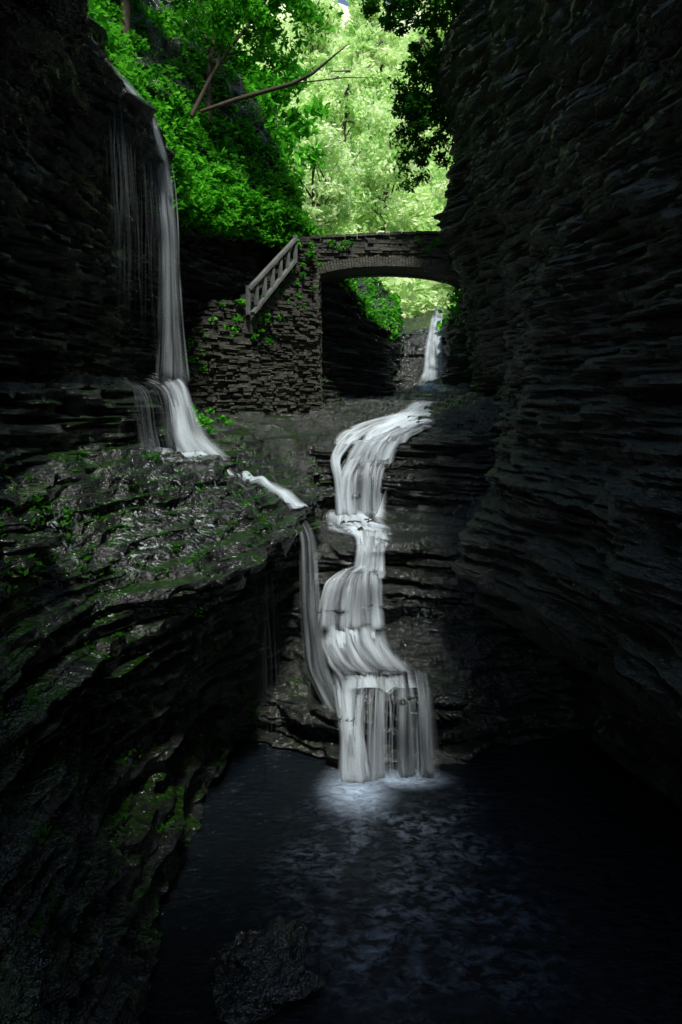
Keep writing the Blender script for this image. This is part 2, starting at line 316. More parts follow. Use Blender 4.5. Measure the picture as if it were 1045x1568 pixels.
# ---------- ribbons of water ----------
def path(pts,seg,soft=.09):
    A=np.array(pts,float);d=np.r_[0,np.cumsum(np.linalg.norm(np.diff(A[:,:3],axis=0),axis=1))]
    n=max(8,int(d[-1]/seg));s=np.linspace(0,d[-1],n)
    C=np.stack([np.interp(s,d,A[:,i]) for i in range(7)],1)
    k=max(1,int(soft/seg));C=blur(C,0,k);return C,s,n
def ribbon(name,pts,mat,nu=36,seg=.05,layers=1,drape=None,edge=.22,parent=None,off=.04,dscale=1.,fade=(0.0,0.0),jit=.03,gapn=0.,cut=False):
    C,s,n=path(pts,seg)
    allv=[];allf=[];dn=[];uvs=[];base=0
    for ly in range(layers):
        u=np.linspace(-1,1,nu)
        W=C[:,3][:,None]*u[None,:]
        dirn=C[:,4:6]/np.linalg.norm(C[:,4:6],axis=1,keepdims=True)
        SS=np.repeat(s[:,None],nu,1)
        jn=vn(W*3+ly*9.1,SS*.35,W*0+ly*5.)*jit+vn(W*9+ly*9.1,SS*.5,W*0+ly*5.)*jit*.4+ly*.05
        X=C[:,0][:,None]+W*dirn[:,0][:,None]+jn*dirn[:,1][:,None]
        Y=C[:,1][:,None]+W*dirn[:,1][:,None]-jn*dirn[:,0][:,None];Z_=np.repeat(C[:,2][:,None],nu,1)+ly*.02
        V=np.stack([X,Y,Z_],-1);lost=np.zeros((n,nu))
        if drape:
            for i in range(n):
                for j in range(nu):
                    x,y,z=V[i,j];hit=False
                    for T in drape:
                        h=T.ray_cast(Vector((x,y,z+.8)),Vector((0,0,-1)),.8+.6)
                        if h[0] is not None and h[1].z>.3:
                            z2=h[0].z+off+ly*.02
                            if z2>z-.6: z=z2;hit=True
                        h=T.ray_cast(Vector((x,y-1.0,z)),Vector((0,1,0)),1.0)
                        if h[0] is not None: y=min(y,h[0].y-off)
                    V[i,j]=(x,y,z);lost[i,j]=0 if hit else 1
            V=blur(blur(V,0,1),1,1)
        en=.25*vn(SS*1.3,W*0+ly*3.,W*0+u[None,:]*.8)
        e=sstep(0,edge,1-np.abs(u)[None,:]+np.where(np.abs(u)[None,:]>.5,-np.abs(en),0))
        t=(s/s[-1])[:,None]
        f=np.ones((n,1))
        if fade[0]>0:f=f*sstep(0,fade[0],t)
        if fade[1]>0:f=f*sstep(0,fade[1],1-t)
        D=e*f*C[:,6][:,None]*dscale
        if cut:D=D*(1-.85*blur(blur(lost,0,1),1,1))
        if gapn>0:D=D*(1-gapn*sstep(-.1,.5,vn(W*2.3+ly*3,SS*.15,W*0+3.)))
        allv.append(V.reshape(-1,3));allf.append(gridfaces(n,nu)+base);base+=n*nu
        dn.append(D.ravel());uvs.append(np.stack([W+ly*3.7,SS+ly*1.3],-1).reshape(-1,2))
    return mk(name,np.concatenate(allv),np.concatenate(allf),mat,True,parent,{'dens':np.concatenate(dn)},np.concatenate(uvs))
def strands(name,pts,count,wr,parent,mat=None,seg=.08,depth=.15,dens=(.35,.9),cluster=0.,drop=0.,drape=None,soft=.09):
    C,s,n=path(pts,seg,soft);nu=7;u=np.linspace(-1,1,nu)
    dirn=C[:,4:6]/np.linalg.norm(C[:,4:6],axis=1,keepdims=True)
    allv=[];allf=[];dn=[];uvs=[];base=0
    cl=rng.uniform(-1,1,6)
    for k in range(count):
        u0=rng.uniform(-1,1) if rng.random()>cluster else np.clip(rng.choice(cl)+rng.normal()*.12,-1,1)
        w=rng.uniform(*wr);o=rng.uniform(0,depth);dd_=rng.uniform(*dens)
        lo_=rng.uniform(-.05,.25) if rng.random()<.5 else -.1;t=s/s[-1]
        wand=u0+.10*vn(s*.8+k*7.,s*0+k,s*0)
        hw=np.maximum(C[:,3]-w*.6,.02)
        zj=rng.normal()*.04
        cx=C[:,0]+dirn[:,0]*wand*hw+dirn[:,1]*o*sstep(0,.5,t);cy=C[:,1]+dirn[:,1]*wand*hw-dirn[:,0]*o*sstep(0,.5,t)
        cz=C[:,2]+zj
        if drape is not None:
            cy=cy.copy();cz=cz.copy()
            for i in range(n):
                h=drape.ray_cast(Vector((cx[i],cy[i],cz[i]+.6)),Vector((0,0,-1)),1.0)
                if h[0] is not None and h[1].z>.4 and abs(h[0].z-cz[i])<.35: cz[i]=h[0].z+.03+o*.2
                h=drape.ray_cast(Vector((cx[i],cy[i]-1.0,cz[i])),Vector((0,1,0)),1.1)
                if h[0] is not None: cy[i]=min(cy[i],h[0].y-.03-o*.4)
            cc=blur(np.stack([cy,cz],1),0,1);cy,cz=cc[:,0],cc[:,1]
        ww=w*(.6+.5*t)
        X=cx[:,None]+dirn[:,0][:,None]*ww[:,None]*u;Y=cy[:,None]+dirn[:,1][:,None]*ww[:,None]*u;Z_=cz[:,None]+0*u
        X=X+dirn[:,1][:,None]*(1-u**2)*w*.12;Y=Y-dirn[:,0][:,None]*(1-u**2)*w*.12
        endp=rng.uniform(drop,1) if drop>0 else 1.
        D=((1-u**2)**1.5)[None,:]*(sstep(lo_,lo_+.15,t)*sstep(0,.06 if drop==0 else .3,endp+.001-t if drop>0 else 1-t)*C[:,6]*dd_)[:,None]
        D=D*(.7+.6*vn(s*2.2+k*3.1,s*0,s*0+k))[:,None]
        allv.append(np.stack([X,Y,Z_],-1).reshape(-1,3));allf.append(gridfaces(n,nu)+base);base+=n*nu
        dn.append(np.maximum(D,0).ravel());uvs.append(np.stack([np.repeat((u*w)[None,:],n,0)+k*1.37,np.repeat(s[:,None],nu,1)+k*.71],-1).reshape(-1,2))
    return mk(name,np.concatenate(allv),np.concatenate(allf),mat or M_strand,True,parent,{'dens':np.concatenate(dn)},np.concatenate(uvs))
def empty(name):
    e=bpy.data.objects.new(name,None);scene.collection.objects.link(e);return e
E=empty('creek_cascade')
ribbon('upper_stream',[(3.9,25.5,-.15,.6,1,0,.4),(3.1,22,-.35,.8,1,0,.8),(2.35,19.3,-.62,.75,1,0,1),(1.75,17.6,-.8,.7,1,0,1),(1.15,16.5,-1.0,.55,1,0,1),(.85,15.8,-1.3,.45,1,.1,1)],M_flow,drape=[TB],parent=E,fade=(.05,0),nu=40,seg=.09,edge=.4,layers=2)
ribbon('upper_stream_left',[(2.3,20,-.6,.5,1,0,.7),(1.0,18,-.85,.6,1,0,.8),(.3,16.6,-1.05,.45,1,0,.9),(.1,15.9,-1.3,.35,1,0,1)],M_flow,drape=[TB],parent=E,nu=30,seg=.09,edge=.4)
F3a=[(2.1,17.6,-.85,.45,1,.3,.6),(1.6,16.6,-.98,.5,1,.3,1),(1.25,16.1,-1.08,.5,1,.25,1),(.9,15.75,-1.2,.52,1,.1,1),(.7,15.5,-1.5,.5,1,0,1),(.55,15.4,-1.72,.52,1,0,1)]
F3b=[(.62,15.55,-1.6,.5,1,0,.7),(.5,15.25,-1.78,.5,1,0,1),(.46,15.12,-2.0,.5,1,0,.9),(.44,15.08,-2.45,.5,1,0,.7),(.44,15.02,-2.88,.52,1,0,1)]
strands('upper_run',F3a,70,(.04,.14),E,dens=(.3,.85),drape=TB,seg=.06)
strands('upper_fall',F3b,44,(.04,.12),E,cluster=.6,dens=(.25,.8),seg=.05,soft=.05)
strands('upper_fall_threads',F3b,40,(.012,.04),E,cluster=.5,dens=(.2,.7),seg=.05,soft=.05)
strands('upper_fall_tongue',[(.5,15.7,-1.4,.2,1,0,1),(.25,15.3,-1.7,.18,1,0,1),(.12,15.05,-1.95,.14,1,0,1),(.08,15.0,-2.4,.13,1,0,1),(.1,14.95,-2.9,.2,1,0,1)],26,(.05,.12),E,dens=(.5,1))
strands('upper_left_finger',[(.45,16.6,-1.0,.3,1,0,1),(.1,15.9,-1.2,.22,1,0,1),(-.12,15.45,-1.5,.14,1,0,1),(-.14,15.25,-1.7,.1,1,0,1),(-.05,15.1,-1.95,.1,1,0,1),(.02,14.95,-2.85,.12,1,0,1)],18,(.04,.1),E,dens=(.5,1))
ribbon('middle_pool_stream',[(.3,15.2,-2.8,.8,1,0,1),(.4,14.2,-2.85,.62,1,0,.9),(.6,13.2,-2.9,.40,1,0,1),(.58,12.75,-3.0,.34,1,0,1)],M_flow,drape=[TB],parent=E,seg=.06,edge=.4,layers=2)
strands('plunge_foam',[(.3,15.15,-2.75,.6,1,0,.9),(.3,14.8,-2.82,.72,1,0,1),(.35,14.3,-2.86,.7,1,0,.8),(.45,13.8,-2.88,.6,1,0,.5)],40,(.08,.2),E,dens=(.3,.9),drape=TB,seg=.06)
F2a=[(.62,13.6,-2.86,.36,1,0,.7),(.6,12.85,-2.95,.28,1,0,1),(.58,12.65,-3.1,.27,1,0,.9),(.56,12.58,-3.4,.28,1,0,1),(.46,12.42,-3.45,.38,1,0,1)]
F2b=[(.46,12.62,-3.38,.26,1,0,.6),(.32,12.38,-3.43,.42,1,0,1),(.24,12.22,-3.55,.55,1,0,1),(.2,12.16,-3.9,.6,1,0,.85),(.2,12.1,-4.35,.64,1,0,1)]
F2c=[(.2,12.2,-4.3,.6,1,0,.5),(.22,12.0,-4.42,.64,1,0,1),(.25,11.6,-4.48,.64,1,0,1),(.4,11.1,-4.58,.62,1,0,.5),(.6,10.8,-4.65,.6,1,0,.35)]
strands('middle_chute',F2a,46,(.04,.12),E,seg=.04,dens=(.35,.9),soft=.04,drape=TB)
strands('middle_fall',F2b,52,(.04,.13),E,seg=.04,dens=(.25,.8),cluster=.4,soft=.04)
strands('middle_fall_threads',F2b,40,(.012,.04),E,seg=.04,dens=(.2,.7),cluster=.4,soft=.04)
strands('foam_apron',F2c,64,(.05,.16),E,seg=.05,dens=(.25,.8),drape=TB)
ribbon('lower_stream',[(.2,12.2,-4.4,.6,1,0,1),(.25,11.7,-4.5,.62,1,0,.8),(.55,11.1,-4.62,.7,1,0,.4),(.75,10.5,-4.78,.7,1,0,.6)],M_flow,drape=[TB],parent=E,seg=.05,edge=.5,layers=2)
F1=[(.85,10.9,-4.64,.6,1,0,.3),(.84,10.5,-4.72,.62,1,0,.7),(.83,10.32,-4.85,.64,1,0,.8),(.82,10.2,-5.3,.66,1,0,.6),(.82,10.15,-6.02,.7,1,0,.8)]
strands('lower_fall',F1,38,(.03,.10),E,dens=(.15,.6),cluster=.7,drape=TB,seg=.06)
strands('lower_fall_threads',F1,44,(.010,.03),E,dens=(.2,.65),cluster=.5,drape=TB,seg=.06)
strands('lower_left_fall',[(.1,11.2,-4.75,.35,1,0,.7),(.12,10.6,-4.95,.25,1,0,1),(.16,10.3,-5.3,.17,1,0,1),(.22,10.1,-6.02,.26,1,0,1)],36,(.04,.13),E,dens=(.45,1),cluster=.2)
strands('far_cascade',[(5.4,36,4.6,.3,1,0,1),(4.9,33.5,3.6,.35,1,0,1),(4.45,31.2,2.3,.42,1,0,1),(4.2,29.6,.9,.5,1,0,1),(3.95,28.3,.3,.7,1,0,1)],46,(.1,.26),E,seg=.15,dens=(.3,.7))
ribbon('far_stream',[(4.0,28.6,.4,.8,1,0,1),(3.7,26,.15,.7,1,0,.8),(3.5,24.5,-.2,.6,1,0,.5)],M_flow,drape=[TB],parent=E,seg=.12,nu=24,edge=.5)
ribbon('slab_sparkle_film',[(1.9,18.2,-.75,.9,1,0,.8),(2.2,16.8,-.9,1.0,1,0,1),(2.2,15.6,-1.1,1.0,1,0,.9)],M_sparkle_film,drape=[TB],parent=E,seg=.05,nu=70,edge=.5,off=.02,cut=True)  # ledge water whose bright glints are painted into its colour
ribbon('slab_sparkle_film_low',[(1.2,12.3,-4.3,.9,1,0,.8),(1.3,11.6,-4.5,1.0,1,0,1),(1.2,10.7,-4.8,.9,1,0,1)],M_sparkle_film,drape=[TB],parent=E,seg=.05,nu=60,edge=.5,off=.02,cut=True)
W=empty('side_waterfall')
strands('lip_stream',[(-3.5,9.3,4.75,.2,1,.1,.4),(-3.3,10.2,4.65,.16,1,.1,.8),(-3.22,11.0,4.5,.14,1,.1,1),(-3.2,11.6,4.1,.14,1,.3,1),(-3.2,11.9,3.4,.14,1,.3,1)],22,(.03,.1),W,dens=(.4,1))
MV=[(-3.45,11.4,4.65,.25,.1,1,.8),(-3.25,11.55,4.5,.28,.3,1,1),(-3.2,11.75,4.0,.24,.5,1,1),(-3.17,11.85,2.5,.2,.6,1,.65),(-3.15,11.9,1.2,.25,.6,1,.42),(-3.1,11.9,.1,.34,.7,1,.5)]
strands('main_veil',MV,46,(.03,.12),W,seg=.12,dens=(.25,.8),cluster=.3)
strands('main_veil_threads',MV,26,(.01,.035),W,seg=.12,dens=(.2,.6),cluster=.3)
strands('thin_veil',[(-3.3,10.3,4.45,1.2,0.05,1,.55),(-3.22,10.3,4.2,1.2,.05,1,.45),(-3.22,10.3,2.5,1.2,.05,1,.34),(-3.2,10.3,.1,1.2,.05,1,.26)],84,(.01,.06),W,seg=.2,dens=(.12,.55),cluster=.7,drop=.5)
strands('near_veil',[(-3.3,7.4,4.4,1.5,0.05,1,.2),(-3.3,7.4,2.4,1.5,.05,1,.15),(-3.3,7.4,.1,1.5,.05,1,.1)],30,(.008,.03),W,seg=.2,dens=(.15,.5),cluster=.7,drop=.4)
strands('bench_fall',[(-3.35,11.9,.25,.35,1,.6,.8),(-3.0,11.8,.14,.28,1,.8,1),(-2.85,11.65,-.3,.24,1,.6,1),(-2.7,11.5,-.8,.36,1,.5,1),(-2.35,11.45,-1.2,.5,1,.4,1)],46,(.04,.13),W,dens=(.3,.9))
strands('bench_veil',[(-3.35,10.9,.2,.9,.1,1,.35),(-3.1,10.9,.05,.9,.1,1,.45),(-3.05,10.9,-.5,.9,.1,1,.35),(-2.9,10.8,-1.0,1,.1,1,.5)],60,(.02,.09),W,dens=(.15,.5),cluster=.4)
ribbon('shelf_pool',[(-2.95,10.2,-1.15,.25,1,.1,.4),(-2.8,11.0,-1.2,.42,1,.1,.9),(-2.6,11.9,-1.2,.4,1,.1,.6)],M_silk,drape=[TL],parent=W,layers=2,edge=.9,seg=.05,fade=(.3,.15))
ribbon('shelf_stream',[(-2.9,11.1,-1.1,.5,.3,1,.6),(-2.6,11.4,-1.2,.45,.3,1,1),(-2.2,11.8,-1.35,.42,.3,1,1),(-1.6,12.05,-1.7,.34,.4,1,.9),(-1.0,12.05,-2.1,.28,.5,1,.8),(-.7,11.95,-2.3,.25,.8,1,.7)],M_silk,drape=[TL],parent=W,layers=3,edge=.9,seg=.05,off=.06)
ribbon('shelf_sparkle_film',[(-2.0,11.6,-1.5,.8,1,0,.9),(-2.1,10.6,-1.6,.95,1,0,1),(-2.3,9.3,-1.8,.9,1,0,1),(-2.4,8,-1.9,.8,1,0,1),(-2.85,6.8,-1.8,.45,1,0,.9),(-3.05,5.5,-1.8,.3,1,0,.6)],M_sparkle_film,drape=[TL],parent=W,seg=.045,nu=70,edge=.4,off=.02,fade=(.05,.1),cut=True)  # shelf water with specular flecks painted as pale colour
strands('shelf_fall',[(-.85,12,-2.2,.2,.8,1,.7),(-.6,11.7,-2.6,.18,1,.3,.8),(-.52,11.4,-3.8,.2,1,0,.5),(-.4,11.1,-4.7,.22,1,0,.4),(-.1,10.7,-5.1,.22,1,0,.6),(.15,10.3,-5.4,.15,1,0,.7)],30,(.02,.09),W,dens=(.08,.35))
strands('drip_veil',[(-1.15,9.4,-2.2,1.5,-.25,1,.7),(-1.15,9.4,-3.6,1.5,-.25,1,.55),(-1.15,9.4,-6,1.5,-.25,1,.35)],110,(.01,.06),W,seg=.2,dens=(.08,.4),cluster=.45,drop=.5)

# ---------- boxes / stones ----------
class MB:
    def __init__(s):s.v=[];s.f=[]
    def hexa(s,c):
        b=len(s.v);s.v+=[tuple(p) for p in c]
        s.f+=[(b,b+3,b+2,b+1),(b+4,b+5,b+6,b+7),(b,b+1,b+5,b+4),(b+1,b+2,b+6,b+5),(b+2,b+3,b+7,b+6),(b+3,b,b+4,b+7)]
    def box(s,fn,a0,a1,d0,d1,h0,h1,j=0):
        q=lambda:random.uniform(-j,j)
        s.hexa([fn(a+q(),d+q(),h+q()) for a,d,h in((a0,d0,h0),(a1,d0,h0),(a1,d1,h0),(a0,d1,h0),(a0,d0,h1),(a1,d0,h1),(a1,d1,h1),(a0,d1,h1))])
    def out(s,name,mat,parent=None):return mk(name,s.v,s.f,mat,False,parent)
br=empty('stone_arch_bridge')
y0,y1=22.0,24.1
def zi(x):
    t=np.clip((x-1.6)/2.75,-1,1);return 3.62+.62*math.sqrt(max(0,1-t*t*.96))
ztop=lambda x:5.22+.03*(x-1.6)+.06*(1-((x-1.6)/3)**2)
mb=MB();idf=lambda a,d,h:(a,d,h)
xs=np.linspace(-1.15,4.35,45)
for i in range(44):
    a,b=xs[i],xs[i+1]
    mb.hexa([(a,y0+.12,zi(a)+.02),(b,y0+.12,zi(b)+.02),(b,y1-.12,zi(b)+.02),(a,y1-.12,zi(a)+.02),(a,y0+.12,4.75),(b,y0+.12,4.75),(b,y1-.12,4.75),(a,y1-.12,4.75)])
mb.out('barrel',M_stone,br)
mb=MB()
for yy0,yy1 in((y0-.02,y0+.5),(y1-.5,y1+.02)):
    n=58
    for i in range(n):
        a=-1.15+5.5*i/n;b=-1.15+5.5*(i+1)/n-.012
        sl=(zi(b+.05)-zi(a-.05))/(b-a+.1);nx=-sl;k=math.hypot(nx,1);nx/=k;nz=1/k
        hh=.33+random.uniform(-.03,.05);e=random.uniform(-.03,.03)
        pr=[(a,zi(a)),(b,zi(b)),(b+nx*hh,zi(b)+nz*hh),(a+nx*hh,zi(a)+nz*hh)]
        mb.hexa([(pr[0][0],yy0+e,pr[0][1]),(pr[1][0],yy0+e,pr[1][1]),(pr[1][0],yy1,pr[1][1]),(pr[0][0],yy1,pr[0][1]),(pr[3][0],yy0+e,pr[3][1]),(pr[2][0],yy0+e,pr[2][1]),(pr[2][0],yy1,pr[2][1]),(pr[3][0],yy1,pr[3][1])])
mb.out('arch_stones',M_stone,br)
mb=MB()
for (ya,yb) in((y0,y0+.42),(y1-.42,y1)):
    h=3.7
    while h<5.35:
        dh=random.uniform(.05,.13);x=-1.9
        while x<4.6:
            dx=random.uniform(.15,.5);xm=x+dx/2
            if h>zi(min(max(xm,-1.15),4.35))+.36 or xm<-1.15 or xm>4.35:
                if h+dh<ztop(xm)+.02:
                    e=random.uniform(-.06,.05)
                    mb.box(idf,x+.005,x+dx-.005,ya+e+.03,yb-.03,h+.004,h+dh-.004,.012)
            x+=dx
        h+=dh
    x=-1.9
    while x<4.6:
        dx=random.uniform(.25,.5);mb.box(idf,x+.01,x+dx-.01,ya-.05,yb+.05,ztop(x)+.01,ztop(x)+.08+random.uniform(0,.03),.01);x+=dx
mb.out('parapet_stones',M_stone,br)
P_=[(-5.0,16.4),(-4.2,17.0),(-3.56,18.05),(-2.65,19.2),(-2.0,20.0),(-1.4,20.7),(-.7,21.5)]
dd=np.r_[0,np.cumsum([math.dist(P_[i],P_[i+1]) for i in range(len(P_)-1)])]
def wf(a,d,h):
    x=np.interp(a,dd,[p[0] for p in P_]);y=np.interp(a,dd,[p[1] for p in P_])
    return (x-.62*d,y+d*.78,h)
topz=lambda a:float(np.interp(a,dd,[1.0,1.1,2.5,2.8,3.55,4.75,5.1]))
mb=MB()
bay=0.
while bay<dd[-1]:
    bw=random.uniform(.5,1.1);be=min(bay+bw,dd[-1]);h=-1.4+random.uniform(0,.05)
    while h<5.15:
        dh=random.uniform(.03,.11);a=bay+random.uniform(-.12,.12)
        be2=be+random.uniform(-.12,.12)
        while a<be2-.01:
            da=random.uniform(.12,.5);b=min(a+da,be2)
            if h+dh<topz((a+b)/2)+random.uniform(-.03,.06) and b-a>.03:
                bulge=.12*math.sin(a*1.7+h*.6)+.08*math.sin(h*2.3+a)
                e=random.uniform(-.10,.08)+.03*(h-1)+bulge
                mb.box(wf,a+.004,b-.004,e,e+.5,h+.003,h+dh-.005,.016)
            a+=da
        h+=dh
    bay=be
h=-1.2
while h<3.9:
    dh=random.uniform(.06,.13);y=21.5
    while y<24.3:
        dy=random.uniform(.15,.45);e=random.uniform(-.03,.05)
        mb.box(idf,-1.3,-.72+e,y+.01,y+dy-.01,h+.006,h+dh-.006,.008);y+=dy
    h+=dh
wall=mb.out('stone_retaining_wall',M_stone)
mb=MB()
for i in range(len(P_)-1):
    a,b=dd[i]+.001,dd[i+1]-.001
    mb.hexa([wf(a,.3,-1.5),wf(b,.3,-1.5),wf(b,1.2,-1.5),wf(a,1.2,-1.5),wf(a,.3,topz(a)-.12),wf(b,.3,topz(b)-.12),wf(b,1.2,topz(b)-.12),wf(a,1.2,topz(a)-.12)])
mb.out('wall_core',M_left,wall)
def tube(pts,rad,n=8):
    pts=[Vector(p) for p in pts];V=[];F=[]
    for i,p in enumerate(pts):
        d=(pts[min(i+1,len(pts)-1)]-pts[max(i-1,0)]).normalized()
        u=d.cross(Vector((0.13,.9,.2))).normalized();w=d.cross(u)
        for k in range(n):
            an=2*math.pi*k/n;V.append(tuple(p+(u*math.cos(an)+w*math.sin(an))*rad[i]))
    for i in range(len(pts)-1):
        for k in range(n):F.append((i*n+k,i*n+(k+1)%n,(i+1)*n+(k+1)%n,(i+1)*n+k))
    return V,F
rail=MB()
A=Vector((-2.68,18.85,2.95));Bq=Vector((-1.42,20.3,4.75))
def beam(mb,p,q,w,t):
    d=(q-p).normalized()
    s=d.cross(Vector((0,0,1)))
    if s.length<.1:s=Vector((.65,.75,0))
    s.normalize();u=s.cross(d)
    c=[]
    for e in(p,q):
        c.append([e-s*w-u*t,e+s*w-u*t,e+s*w+u*t,e-s*w+u*t])
    mb.hexa([c[0][0],c[0][1],c[1][1],c[1][0],c[0][3],c[0][2],c[1][2],c[1][3]])
beam(rail,A,Bq,.09,.04)
lo_=Vector((0,0,-.66));beam(rail,A+lo_+Vector((.12,.1,0)),Bq+lo_,.08,.04)
for i in range(7):
    p=A.lerp(Bq,i/6.0);beam(rail,p+Vector((0,0,-.72)),p+Vector((0,0,-.05 if 0<i<6 else .12)),.045,.05)
rail.out('stair_railing',M_rail)
st=MB()
for i in range(11):
    p=(A.lerp(Bq,i/11.));a=p+Vector((-.1,.15,-.95))
    st.box(lambda x,y,z,a=a:(a.x-.62*y+.65*x,a.y+.78*y+.75*x,a.z+z),0,.3,0,1.2,-.3,.1)
st.out('stone_steps',M_stone)

def boulder(name,c,s,seed,mat,rot=0):
    n=90;th=np.linspace(0,math.pi,n)[:,None];ph=np.linspace(0,2*math.pi,n*2)[None,:]
    X=np.sin(th)*np.cos(ph);Y=np.sin(th)*np.sin(ph);Z_=np.cos(th)*np.ones_like(ph)
    sq=lambda a:np.sign(a)*np.abs(a)**.45
    X,Y,Z_=sq(X),sq(Y),sq(Z_)
    r=1+.4*fbm(X*1.3+seed,Y*1.3,Z_*1.3,4)
    L=np.floor(Z_*3.5+.9*X+.5*Y);r=r+.28*vn(X*1.8,Y*1.8+seed,L*3.3)+.10*fbm(X*6,Y*6,Z_*6,3)
    cr,sr=math.cos(rot),math.sin(rot);x=X*r*s[0];y=Y*r*s[1]
    P=np.stack([c[0]+x*cr-y*sr,c[1]+x*sr+y*cr,c[2]+Z_*r*s[2]],-1)
    return mk(name,P.reshape(-1,3),gridfaces(n,2*n)[:,::-1],mat)
boulder('wet_boulder',(-.8,6.75,-6.02),(.45,.46,.20),8,M_bed,.3)

# ---------- foliage ----------
def leaves(name,C,Rd,per,size,mat,parent=None,flat=.6,shell=.5):
    C=np.asarray(C,float);Rd=np.asarray(Rd,float);n=len(C)*per
    c=np.repeat(C,per,0);r=np.repeat(Rd,per,0)
    if r.ndim==1:r=np.stack([r,r,r*.75],1)
    d=rng.normal(size=(n,3));d/=np.linalg.norm(d,axis=1,keepdims=True)
    p=c+d*r*(rng.random((n,1))**shell)
    nz=rng.normal(size=(n,3))*flat;nz[:,2]+=1;nz/=np.linalg.norm(nz,axis=1,keepdims=True)
    a=rng.normal(size=(n,3));u=np.cross(nz,a);u/=np.linalg.norm(u,axis=1,keepdims=True);v=np.cross(nz,u)
    s=size*(.55+.9*rng.random((n,1)))
    V=np.stack([p-u*s,p+v*s*.5-u*s*.1,p+u*s,p-v*s*.5-u*s*.1],1).reshape(-1,3)
    F=np.arange(4*n).reshape(-1,4)
    rn=np.repeat(rng.random(n)*.6+np.repeat(rng.random(len(C)),per)*.4,4)
    return mk(name,V,F,mat,False,parent,{'rnd':rn})
tt=tpos;sel_t=np.where(tt<2.12)[0];C=[];Rr=[]
while len(C)<3500:
    y=rng.uniform(11.6,25);i=int(np.argmin(np.abs(kpos-y)));j=sel_t[min(len(sel_t)-1,int(len(sel_t)*rng.random()**.8))]
    p=PL[i,j]+NL[i,j]*rng.uniform(.0,.9)
    if p[1]<13.0 and p[2]<5.4: continue
    if p[2]>14: continue
    C.append(p);Rr.append(rng.uniform(.25,.62))
# sprays hanging over the cliff edge above the wall
for _ in range(220):
    y=rng.uniform(14,22);i=int(np.argmin(np.abs(kpos-y)));j=int(np.argmin(np.abs(tt-2.0)))
    p=PL[i,j]+np.array([rng.uniform(-.1,.6),rng.uniform(-.3,.3),rng.uniform(-.9,.3)])
    C.append(p);Rr.append(rng.uniform(.18,.38))
leaves('hillside_shrubs',C,Rr,76,.09,M_leafN)
C=[];Rr=[];ki=np.where((kpos>24.3)&(kpos<46))[0];sel=np.where(tt<2.6)[0]
for _ in range(700):
    i=rng.choice(ki);j=rng.choice(sel);p=PL[i,j]+NL[i,j]*rng.uniform(0,.5);C.append(p);Rr.append(rng.uniform(.25,.7))
leaves('bank_shrubs',C,Rr,60,.12,M_leafN)
C=[];Rr=[];ki=np.where((kr>24)&(kr<46))[0];sel=np.where((tr_>5.9))[0]
for _ in range(650):
    i=rng.choice(ki);j=rng.choice(sel);p=PR[i,j]+NR[i,j]*rng.uniform(0,.5);C.append(p);Rr.append(rng.uniform(.25,.8))
leaves('bank_shrubs',C,Rr,60,.13,M_leafN)
C=[];Rr=[]
for _ in range(70):
    a=rng.uniform(0,dd[-1]);h=topz(a)-abs(rng.normal())*1.1-.05
    C.append(wf(a,-.05,h));Rr.append(rng.uniform(.06,.2))
for x in (-.3,0.0,.25,2.6,2.9,3.1,3.3):C.append((x,21.9,4.9+rng.uniform(-.2,.2)));Rr.append(.2)
for _ in range(20):C.append((-2.9+rng.normal()*.25,12.9+rng.normal()*.5,-.6+rng.normal()*.12));Rr.append(.12)
leaves('climbing_ivy',C,Rr,40,.05,M_leafN)
C=[];Rr=[];ki=np.where((kpos>4)&(kpos<11.5))[0];sel=np.where((tt>7)&(tt<11.8))[0]
for _ in range(220):
    i=rng.choice(ki);j=rng.choice(sel);C.append(PL[i,j]);Rr.append(rng.uniform(.04,.16))
leaves('shelf_moss_plants',C,Rr,22,.03,M_leafD)

hx=np.linspace(-70,90,150);hy=np.linspace(40,140,100);X,Y=np.meshgrid(hx,hy,indexing='ij')
def hz(x,y):return 4.2+np.maximum(0,y-44)*.8+np.abs(x-6)*.22*sstep(40,60,y)+fbm(x*.12,y*.12,x*0,3)*2.2-3*sstep(44,40,y)
Zh=hz(X,Y)
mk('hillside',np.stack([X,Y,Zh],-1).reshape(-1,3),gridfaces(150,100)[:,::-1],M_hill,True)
for sx in(-1,1):
    gx=np.linspace(0,80,40);gy=np.linspace(-16,60,50);X,Y=np.meshgrid(gx,gy,indexing='ij')
    if sx<0:b=np.interp(Y,yk,[l[0][0] for l in L]);zb=np.interp(Y,yk,[l[0][1] for l in L])
    else:b=np.interp(Y,yr,[r[-1] for r in R]);zb=Y*0+16
    mk('rim_ground',np.stack([b+sx*X,Y,zb+.1*X-.02+fbm(X*.2,Y*.2,X*0,2)*.4*sstep(0,3,X)],-1).reshape(-1,3),gridfaces(40,50),M_hill,True)
C=[];Rr=[]
for _ in range(3600):
    y=42+66*rng.random()**.8;x=4+rng.normal()*12
    C.append((x,y,hz(np.array(x),np.array(y))+rng.uniform(0,3.2)));Rr.append(rng.uniform(.6,1.9))
leaves('hillside_foliage',C,Rr,32,.36,M_leafF)

